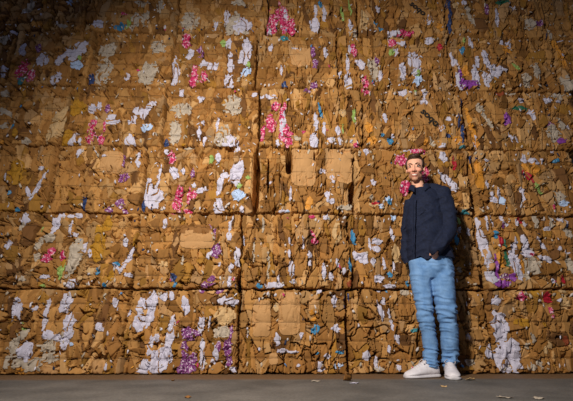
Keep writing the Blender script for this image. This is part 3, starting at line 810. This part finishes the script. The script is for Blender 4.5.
# neck, trunk
B.tube([(H_(0, .022, -.04), .050), (H_(0, .032, -.09), .049), (P(419.5, 190, .02), .050), (P(422, 197, .02), .050)])
B.flat_rings([(P(422.5, 194, .02), .06, .045), (P(425.5, 202, .01), .11, .065), (P(425, 212, .01), .12, .085), (P(426.5, 232, 0), .125, .09),
              (P(429.5, 252, 0), .14, .095), (P(430.5, 268, .01), .145, .1)], YAW_T)
# legs
LEG_L = [(420, 264, 11, .01), (420.5, 275, 10.5, 0), (421.3, 285, 9.8, 0), (423.2, 300, 8.7, -.01), (424.8, 312, 8.0, -.015), (427, 325, 7.4, 0), (429.8, 340, 7.0, .02), (431, 352, 6.9, .03), (430.6, 363, 7.3, .04)]
LEG_R = [(440.5, 264, 11.5, -.01), (441.5, 275, 11.8, -.02), (442.6, 285, 11.2, -.03), (445, 300, 10.3, -.03), (446.8, 312, 9.5, -.03), (448.6, 325, 8.6, -.01), (449.5, 340, 8.3, .02), (450, 352, 7.8, .05), (449.6, 362.5, 8.2, .07)]
for L in (LEG_L, LEG_R):
    B.tube([(P(x, y, d), r * PXM(y) * .74) for x, y, r, d in L])
# ankles and feet inside the shoes
fa = P(431, 366, .04); fb = P(449.6, 366, .07)
SHOES = []
for f_, d_ in ((fa, Vector((-.95, -.30, 0)).normalized()), (fb, Vector((-.30, -.95, 0)).normalized())):
    h_ = Vector((f_.x, f_.y, 0)) - d_ * .055; SHOES.append((h_, h_ + d_ * .295))
    z_ = lambda t, z: h_ + d_ * .295 * t + Vector((0, 0, z))
    B.tube([(z_(.19, .15), .032), (z_(.20, .085), .030), (z_(.5, .055), .024), (z_(.8, .042), .014)])
# arms: upper arm, elbow, forearm, palm, five fingers each
ARM_L = [(410.3, 203, 6.0, .05), (408, 216, 5.9, .08), (406.6, 236, 5.8, .10), (406.4, 252, 5.3, .09), (406.8, 264, 4.8, .07)]
ARM_R = [(443.0, 193.8, 8.2, -.04), (447.2, 210, 7.8, -.07), (448.6, 229, 7.0, -.08), (443.5, 241, 6.6, -.14), (435.5, 250.5, 5.6, -.175)]
for L in (ARM_L[:-1], ARM_R):
    B.tube([(P(x, y, d), r * PXM(y) * (.58 if k < 3 else .54)) for k, (x, y, r, d) in enumerate(L)])
def hand(w, c, tips, thumb):
    B.tube([(w, .027), (c, .034)], flat=.6)
    for a, b_, t in tips:
        B.tube([(c + (a - c) * .2, .0095), (a, .0092), (b_, .0085), (t, .0075)], sub=3, n=10)
    B.tube([(w + (c - w) * .3, .012), (thumb[0], .0105), (thumb[1], .009)], sub=3, n=10)
c = P(436, 260, -.085)
hand(P(434.5, 251.5, -.165), c, [(P(433 + 2.6 * k, 267 + (k in (1, 2)), -.07), P(432.6 + 2.6 * k, 271 + (k in (1, 2)) * 1.5, -.06), P(432.4 + 2.5 * k, 274 + (k in (1, 2)) * 2, -.045)) for k in range(4)],
     (P(431.5, 252.5, -.155), P(430.3, 255, -.14)))
c = P(415, 268, .06)
hand(P(409, 256, .085), c, [(P(414.5 + 2 * k, 273 + (k in (1, 2)), .075), P(415.5 + 2 * k, 277 + (k in (1, 2)), .07), P(416.5 + 1.9 * k, 280 + (k in (1, 2)) * 1.5, .055)) for k in range(4)],
     (P(415.5, 268, .04), P(417.5, 273, .035)))
me, co, no = B.fuse(.0042, 4, .5)
loc = (np.array(HM.inverted())[:3, :3] @ co.T).T + np.array(HM.inverted())[:3, 3]
base = np.array(lin(224, 170, 142)); colr = np.tile(base, (len(co), 1))
def blend(mask, c_, k):
    global colr
    mk = (np.clip(mask, 0, 1) * k)[:, None]; colr = colr * (1 - mk) + np.array(c_) * mk
inhead = np.abs(loc).max(1) < .16
g = lambda cx, cy, cz, rx, ry, rz: np.exp(-(((loc[:, 0] - cx) / rx) ** 2 + ((loc[:, 1] - cy) / ry) ** 2 + ((loc[:, 2] - cz) / rz) ** 2))
st = inhead * np.clip((-.030 - loc[:, 2]) / .02, 0, 1) * np.clip((.02 - loc[:, 1]) / .03, 0, 1) * np.clip((loc[:, 2] + .125) / .02, 0, 1)
blend(st * (1 - g(0, -.07, -.03, .03, .05, .012)), lin(150, 98, 72), .5)   # short beard stubble
for sx in (-1, 1):
    blend(g(sx * .038, -.08, -.022, .022, .03, .016), lin(222, 124, 104), .55)
blend(g(0, -.112, -.024, .014, .02, .012), lin(222, 124, 104), .5)
blend(g(0, -.09, -.0535, .028, .02, .006), lin(186, 96, 88), .9); blend(g(0, -.088, -.071, .024, .02, .006), lin(190, 96, 88), .9)
me.name = 'body'; put(me, co); me.materials.clear(); me.transform(Matrix.Translation(-man.location)); set_tone(me, colr)
body = link('body', me, skin, man, True)

# eyes, brows, teeth
for sx in (-1, 1):
    e = Blob(); e.ell((sx * .030, -.078, .010), (.0115, .009, .0048), HM); me_ = bpy.data.meshes.new('eye'); me_.from_pydata(e.V, [], e.F)
    eye = child('eye', me_, M_EYE)
    e = Blob(); e.ell((sx * .030, -.0862, .010), (.0050, .0022, .0046), HM); me_ = bpy.data.meshes.new('iris'); me_.from_pydata(e.V, [], e.F)
    child('iris', me_, M_IRIS, parent=eye)
    e = Blob(); e.tube([(H_(sx * .014, -.0935, .030), .0032), (H_(sx * .030, -.0925, .036), .0036), (H_(sx * .046, -.083, .031), .0025)]); me_ = bpy.data.meshes.new('eyebrow'); me_.from_pydata(e.V, [], e.F)
    child('eyebrow', me_, M_HAIR)
e = Blob(); e.tube([(H_(-.024, -.078, -.053), .0035), (H_(-.012, -.0895, -.0595), .006), (H_(0, -.0935, -.062), .0068), (H_(.012, -.0895, -.0595), .006), (H_(.024, -.078, -.053), .0035)], flat=.8)
me_ = bpy.data.meshes.new('teeth'); me_.from_pydata(e.V, [], e.F); child('teeth', me_, M_TEETH, label='white teeth of a broad smile')

# hair: cap over the skull, open at the face
e = Blob(); e.ell((0, .016, .040), (.081, .098, .092), HM, n=48); e.ell((0, -.035, .104), (.050, .040, .026), HM, n=32); e.ell((.018, -.05, .108), (.035, .026, .020), HM, n=32)
me_, hc, hn = e.fuse(.0045, 2)
hl = (np.array(HM.inverted())[:3, :3] @ hc.T).T + np.array(HM.inverted())[:3, 3]
hn_ = vn(hl[:, 0] + hl[:, 2] * .3, hl[:, 1] + hl[:, 2], .012, 3) * .003 + vn(hl[:, 0], hl[:, 1] + hl[:, 2], .03, 5) * .004
# keep the face, ears and nape clear by tucking those parts inside the skull
x_, y_, z_ = hl.T
line = .084 - .45 * np.clip(np.abs(x_) - .045, 0, 1)           # hairline across the forehead
face = np.clip((line - z_) / .006, 0, 1) * np.clip((-.032 - y_ - .15 * np.clip(.07 - z_, -.02, .2)) / .008, 0, 1)
low = np.clip((-.005 - z_ - .55 * y_) / .01, 0, 1)
tuck = np.maximum(face, low)[:, None]
cen = np.array(H_(0, .012, .02))
hc2 = hc + hn * hn_[:, None] * (1 - tuck)
hc2 = hc2 + (cen - hc2) * .22 * tuck
child('hair', me_, M_HAIR, hc2, label='short brown swept hair')

# jeans
B = Blob()
for L in (LEG_L, LEG_R):
    B.tube([(P(x, y, d), r * PXM(y) * 1.0) for x, y, r, d in L], flat=1.08, n=28)
B.flat_rings([(P(430.5, 250, 0), .158, .118), (P(430.5, 258, 0), .166, .122), (P(430.5, 265, 0), .168, .125), (P(430.5, 273, 0), .166, .118), (P(431, 279, 0), .12, .09)], YAW_T * .7)
me_, co, no = B.fuse(.006, 6)
X_, Y_, Z_ = co.T
zk = P(440, 314).z; za = P(440, 362).z; zh = P(440, 272).z
wk = np.exp(-((Z_ - zk) / .12) ** 2) * 1.0 + np.exp(-((Z_ - za) / .09) ** 2) * 1.4 + np.exp(-((Z_ - zh) / .08) ** 2) * .5 + .2
fold = np.abs(vn(X_ * .28, Z_ + .15 * X_ + .01 * vn(X_, Z_, .07, 31), .021, 2)) * 2.4 - .9
fold2 = vn(X_ * .6 - Z_ * .5, Z_ * 1.0 + X_ * .5, .022, 8)
co2 = co + no * ((fold * -.008 + fold2 * .002) * wk + .003 * vn(X_, Z_, .06, 4))[:, None]
jeans = child('jeans', me_, M_JEANS, co2, label='light blue slim jeans')

# jacket
B = Blob()
B.flat_rings([(P(430.5, 262, -.0), .180, .140), (P(430.0, 256, -.0), .180, .140), (P(427.5, 242, 0), .166, .130), (P(425.2, 228, 0), .156, .118), (P(424.4, 212, .01), .154, .112),
              (P(425.0, 202, .01), .144, .102), (P(426, 196, .01), .118, .088), (P(423.5, 191.5, .015), .092, .076), (P(420.5, 189.0, .015), .070, .068)], YAW_T)
for L in (ARM_L, ARM_R):
    B.tube([(P(x, y, d), r * PXM(y)) for x, y, r, d in L], n=24)
B.tube([(P(422, 190.5, .015), .045), (P(433, 188.6, 0), .048), (P(441.5, 192.5, -.03), .058)])
B.tube([(P(419, 193, .02), .045), (P(413, 199, .04), .038), (P(410.3, 204, .05), .045)])
me_, co, no = B.fuse(.005, 3)
X_, Y_, Z_ = co.T
f1 = vn(X_ + Z_ * .4, Z_ * .8, .09, 12) * .008 + (np.abs(vn(X_ * .7 + Z_ * .6, Z_ * .9 - X_ * .5, .06, 14)) * -.016 + .005)
co2 = co + no * (f1 * np.clip((P(420, 190).z - Z_) / .06, .15, 1))[:, None]
hp = [(398, 266), (407.6, 265.5), (409.6, 260), (414, 259), (421, 255), (428, 260.5), (433, 252.5), (440, 256), (452, 257), (458, 258)]
hx = [at(a, b_, YB - .12).x for a, b_ in hp]; hz = [at(a, b_, YB - .12).z for a, b_ in hp]
zmin = np.interp(co2[:, 0], hx, hz)
co2[:, 2] = np.maximum(co2[:, 2], zmin)
jacket = child('jacket', me_, M_JACKET, co2, label='plain navy button jacket')
# collar: band round the neck, open in front
fr = YAW_T - math.pi / 2
V, Fq = [], []
n = 40; prof = [(.062, .030), (.066, .034), (.076, .028), (.088, .002), (.094, -.014)]
cc_ = P(419.3, 187.0, .012)
for k in range(n + 1):
    t = k / n; a = fr + R(26) + t * R(308)
    open_ = abs(t - .5) * 2
    for (r_, z_q) in prof:
        V.append((cc_.x + r_ * math.cos(a) * 1.03, cc_.y + r_ * math.sin(a) * .98, cc_.z + z_q - .040 * open_ ** 3 - (.018 * open_ ** 8 if r_ > .08 else 0)))
q_ = len(prof)
for k in range(n):
    for j in range(q_ - 1):
        Fq.append((k * q_ + j, k * q_ + j + 1, (k + 1) * q_ + j + 1, (k + 1) * q_ + j))
me_ = bpy.data.meshes.new('collar'); me_.from_pydata(V, [], Fq)
o = child('collar', me_, M_JACKET, parent=jacket); md = o.modifiers.new('thickness', 'SOLIDIFY'); md.thickness = .004; md.offset = 0


def project_strip(name, pts, halfw, mat, parent, src=None, thick=.003):
    """a narrow strip laid on the front of the jacket"""
    from mathutils.bvhtree import BVHTree
    t = BVHTree.FromObject(src or jacket, bpy.context.evaluated_depsgraph_get())
    V, Fq = [], []
    for i, (px, py) in enumerate(pts):
        for s_ in (-1, 1):
            q = P(px + s_ * halfw, py, -.5) - man.location; dirv = Vector((0, 1, 0))
            h = t.ray_cast(q, dirv)[0]
            if h is None: h = P(px + s_ * halfw, py, -.13) - man.location
            V.append(h + Vector((0, -.001, 0)))
    for i in range(len(pts) - 1):
        Fq.append((2 * i, 2 * i + 1, 2 * i + 3, 2 * i + 2))
    me_ = bpy.data.meshes.new(name); me_.from_pydata([tuple(v) for v in V], [], Fq); me_.update()
    o = link(name, me_, mat, parent, True); md = o.modifiers.new('thickness', 'SOLIDIFY'); md.thickness = thick; md.offset = 0
    return o
bpy.context.view_layer.update()
project_strip('placket', [(413.5 - .08 * k, 194 + 4.5 * k) for k in range(14)], .55, M_JACKET, jacket)
project_strip('pocket_flap', [(418 + 1.4 * k, 211.5 - .25 * k) for k in range(8)], .6, M_JACKET, jacket)
# dark shirt showing in the notch of the hem
B = Blob()
B.flat_rings([(P(429, 255, 0), .164, .128), (P(429, 240, 0), .150, .115), (P(427, 215, 0), .145, .105)], YAW_T)
me_, co, no = B.fuse(.007, 2)
sx_ = [at(a, b_, YB - .12).x for a, b_ in [(400, 250), (420, 250), (423, 255), (428, 261.5), (432, 255), (436, 250), (460, 250)]]
sz_ = [at(a, b_, YB - .12).z for a, b_ in [(400, 250), (420, 250), (423, 255), (428, 261.5), (432, 255), (436, 250), (460, 250)]]
low_ = co[:, 2] < P(429, 251).z
co[:, 2] = np.where(low_, np.interp(co[:, 0], sx_, sz_), co[:, 2])
child('shirt', me_, M_SHIRT, co, label='dark shirt under the jacket')

# sneakers
def sneaker(heel, toe):
    ax = (toe - heel); Lg = ax.length; ax.normalize(); side = Vector((ax.y, -ax.x, 0))
    def rings(prof, n=28):
        out = []
        for s_, hw, zb, zt, k_ in prof:
            hw *= 1.13; zt *= 1.12
            c_ = heel + ax * (s_ * Lg); r_ = []
            for k in range(n):
                a = 6.28318 * k / n
                cx = math.copysign(abs(math.cos(a)) ** k_, math.cos(a)); cz = math.copysign(abs(math.sin(a)) ** (.6 if math.sin(a) < 0 else .95), math.sin(a))
                zm = zb + (zt - zb) * .35
                zz = zm + (cz * (zt - zm) if cz > 0 else cz * (zm - zb))
                sq = 1 - .35 * max(0, cz)
                r_.append(Vector((c_.x, c_.y, 0)) + side * hw * cx * sq + Vector((0, 0, zz)))
            out.append(r_)
        return ring_loft(out, n)
    U = [(.0, .020, .02, .085, .8), (.03, .032, .018, .108, .8), (.12, .039, .018, .118, .8), (.25, .040, .018, .116, .8), (.36, .040, .018, .110, .8), (.48, .042, .018, .094, .8), (.60, .045, .018, .078, .8),
         (.72, .047, .018, .062, .8), (.84, .044, .018, .050, .8), (.93, .034, .018, .042, .8), (.985, .018, .018, .033, .8)]
    V, Fq = rings(U)
    me_ = bpy.data.meshes.new('sneaker'); me_.from_pydata([tuple(v) for v in V], [], Fq); me_.update()
    sh = child('sneaker', me_, M_SHOE, label='white low sneaker')
    So = [(-.02, .018, .0, .028, .6), (.0, .032, .0, .031, .6), (.1, .042, .0, .032, .6), (.35, .043, .0, .030, .6), (.6, .049, .0, .029, .6), (.8, .050, .0, .029, .6), (.93, .039, .0, .030, .6), (1.0, .022, .002, .028, .6)]
    V, Fq = rings(So)
    me_ = bpy.data.meshes.new('sole'); me_.from_pydata([tuple(v) for v in V], [], Fq); me_.update()
    child('sole', me_, M_SOLE, parent=sh)
    for k in range(5):
        s_ = .40 + .065 * k; z_ = np.interp(s_, [.36, .48, .60, .72], [.110, .094, .078, .062]) * 1.12 + .001
        c_ = heel + ax * (s_ * Lg); c_.z = 0
        pts = [c_ + side * t * .026 + Vector((0, 0, z_ - .012 * t * t)) for t in (-1, -.5, 0, .5, 1)]
        me_ = tube_mesh('lace', pts, .0028, 6); child('lace', me_, M_SOLE, parent=sh)
    c_ = heel + ax * (.36 * Lg); c_.z = 0
    for t in (-1, 1):
        me_ = tube_mesh('lace', [c_ + Vector((0, 0, .110)), c_ + side * t * .02 + ax * .01 + Vector((0, 0, .128)), c_ + side * t * .038 + ax * .02 + Vector((0, 0, .112)), c_ + side * t * .03 + ax * .035 + Vector((0, 0, .095))], .0025, 6)
        child('lace', me_, M_SOLE, parent=sh)
    return sh
for a_, b_ in SHOES: sneaker(a_, b_)
# ------------------------------------------------------------------ light
def spot(name, loc, target, energy, col, size, blend, radius):
    l = bpy.data.lights.new(name, 'SPOT'); l.energy = energy; l.color = col
    l.spot_size = R(size); l.spot_blend = blend; l.shadow_soft_size = radius
    o = bpy.data.objects.new(name, l); C.objects.link(o)
    o.location = loc
    o.rotation_euler = (Vector(target) - Vector(loc)).to_track_quat('-Z', 'Y').to_euler()
    return o


spot('flood_light', (-.85, -.1, 2.5), (.35, WALL_Y, .95), 860, (1.0, .92, .82), 114, 1.0, .12)
wd = bpy.data.worlds.new('world'); S.world = wd; wd.use_nodes = True
bg = wd.node_tree.nodes['Background']
bg.inputs['Color'].default_value = (.62, .68, 1.0, 1); bg.inputs['Strength'].default_value = .13
S.view_settings.view_transform = 'Standard'; S.view_settings.look = 'None'
S.view_settings.gamma = 1; S.view_settings.exposure = 0
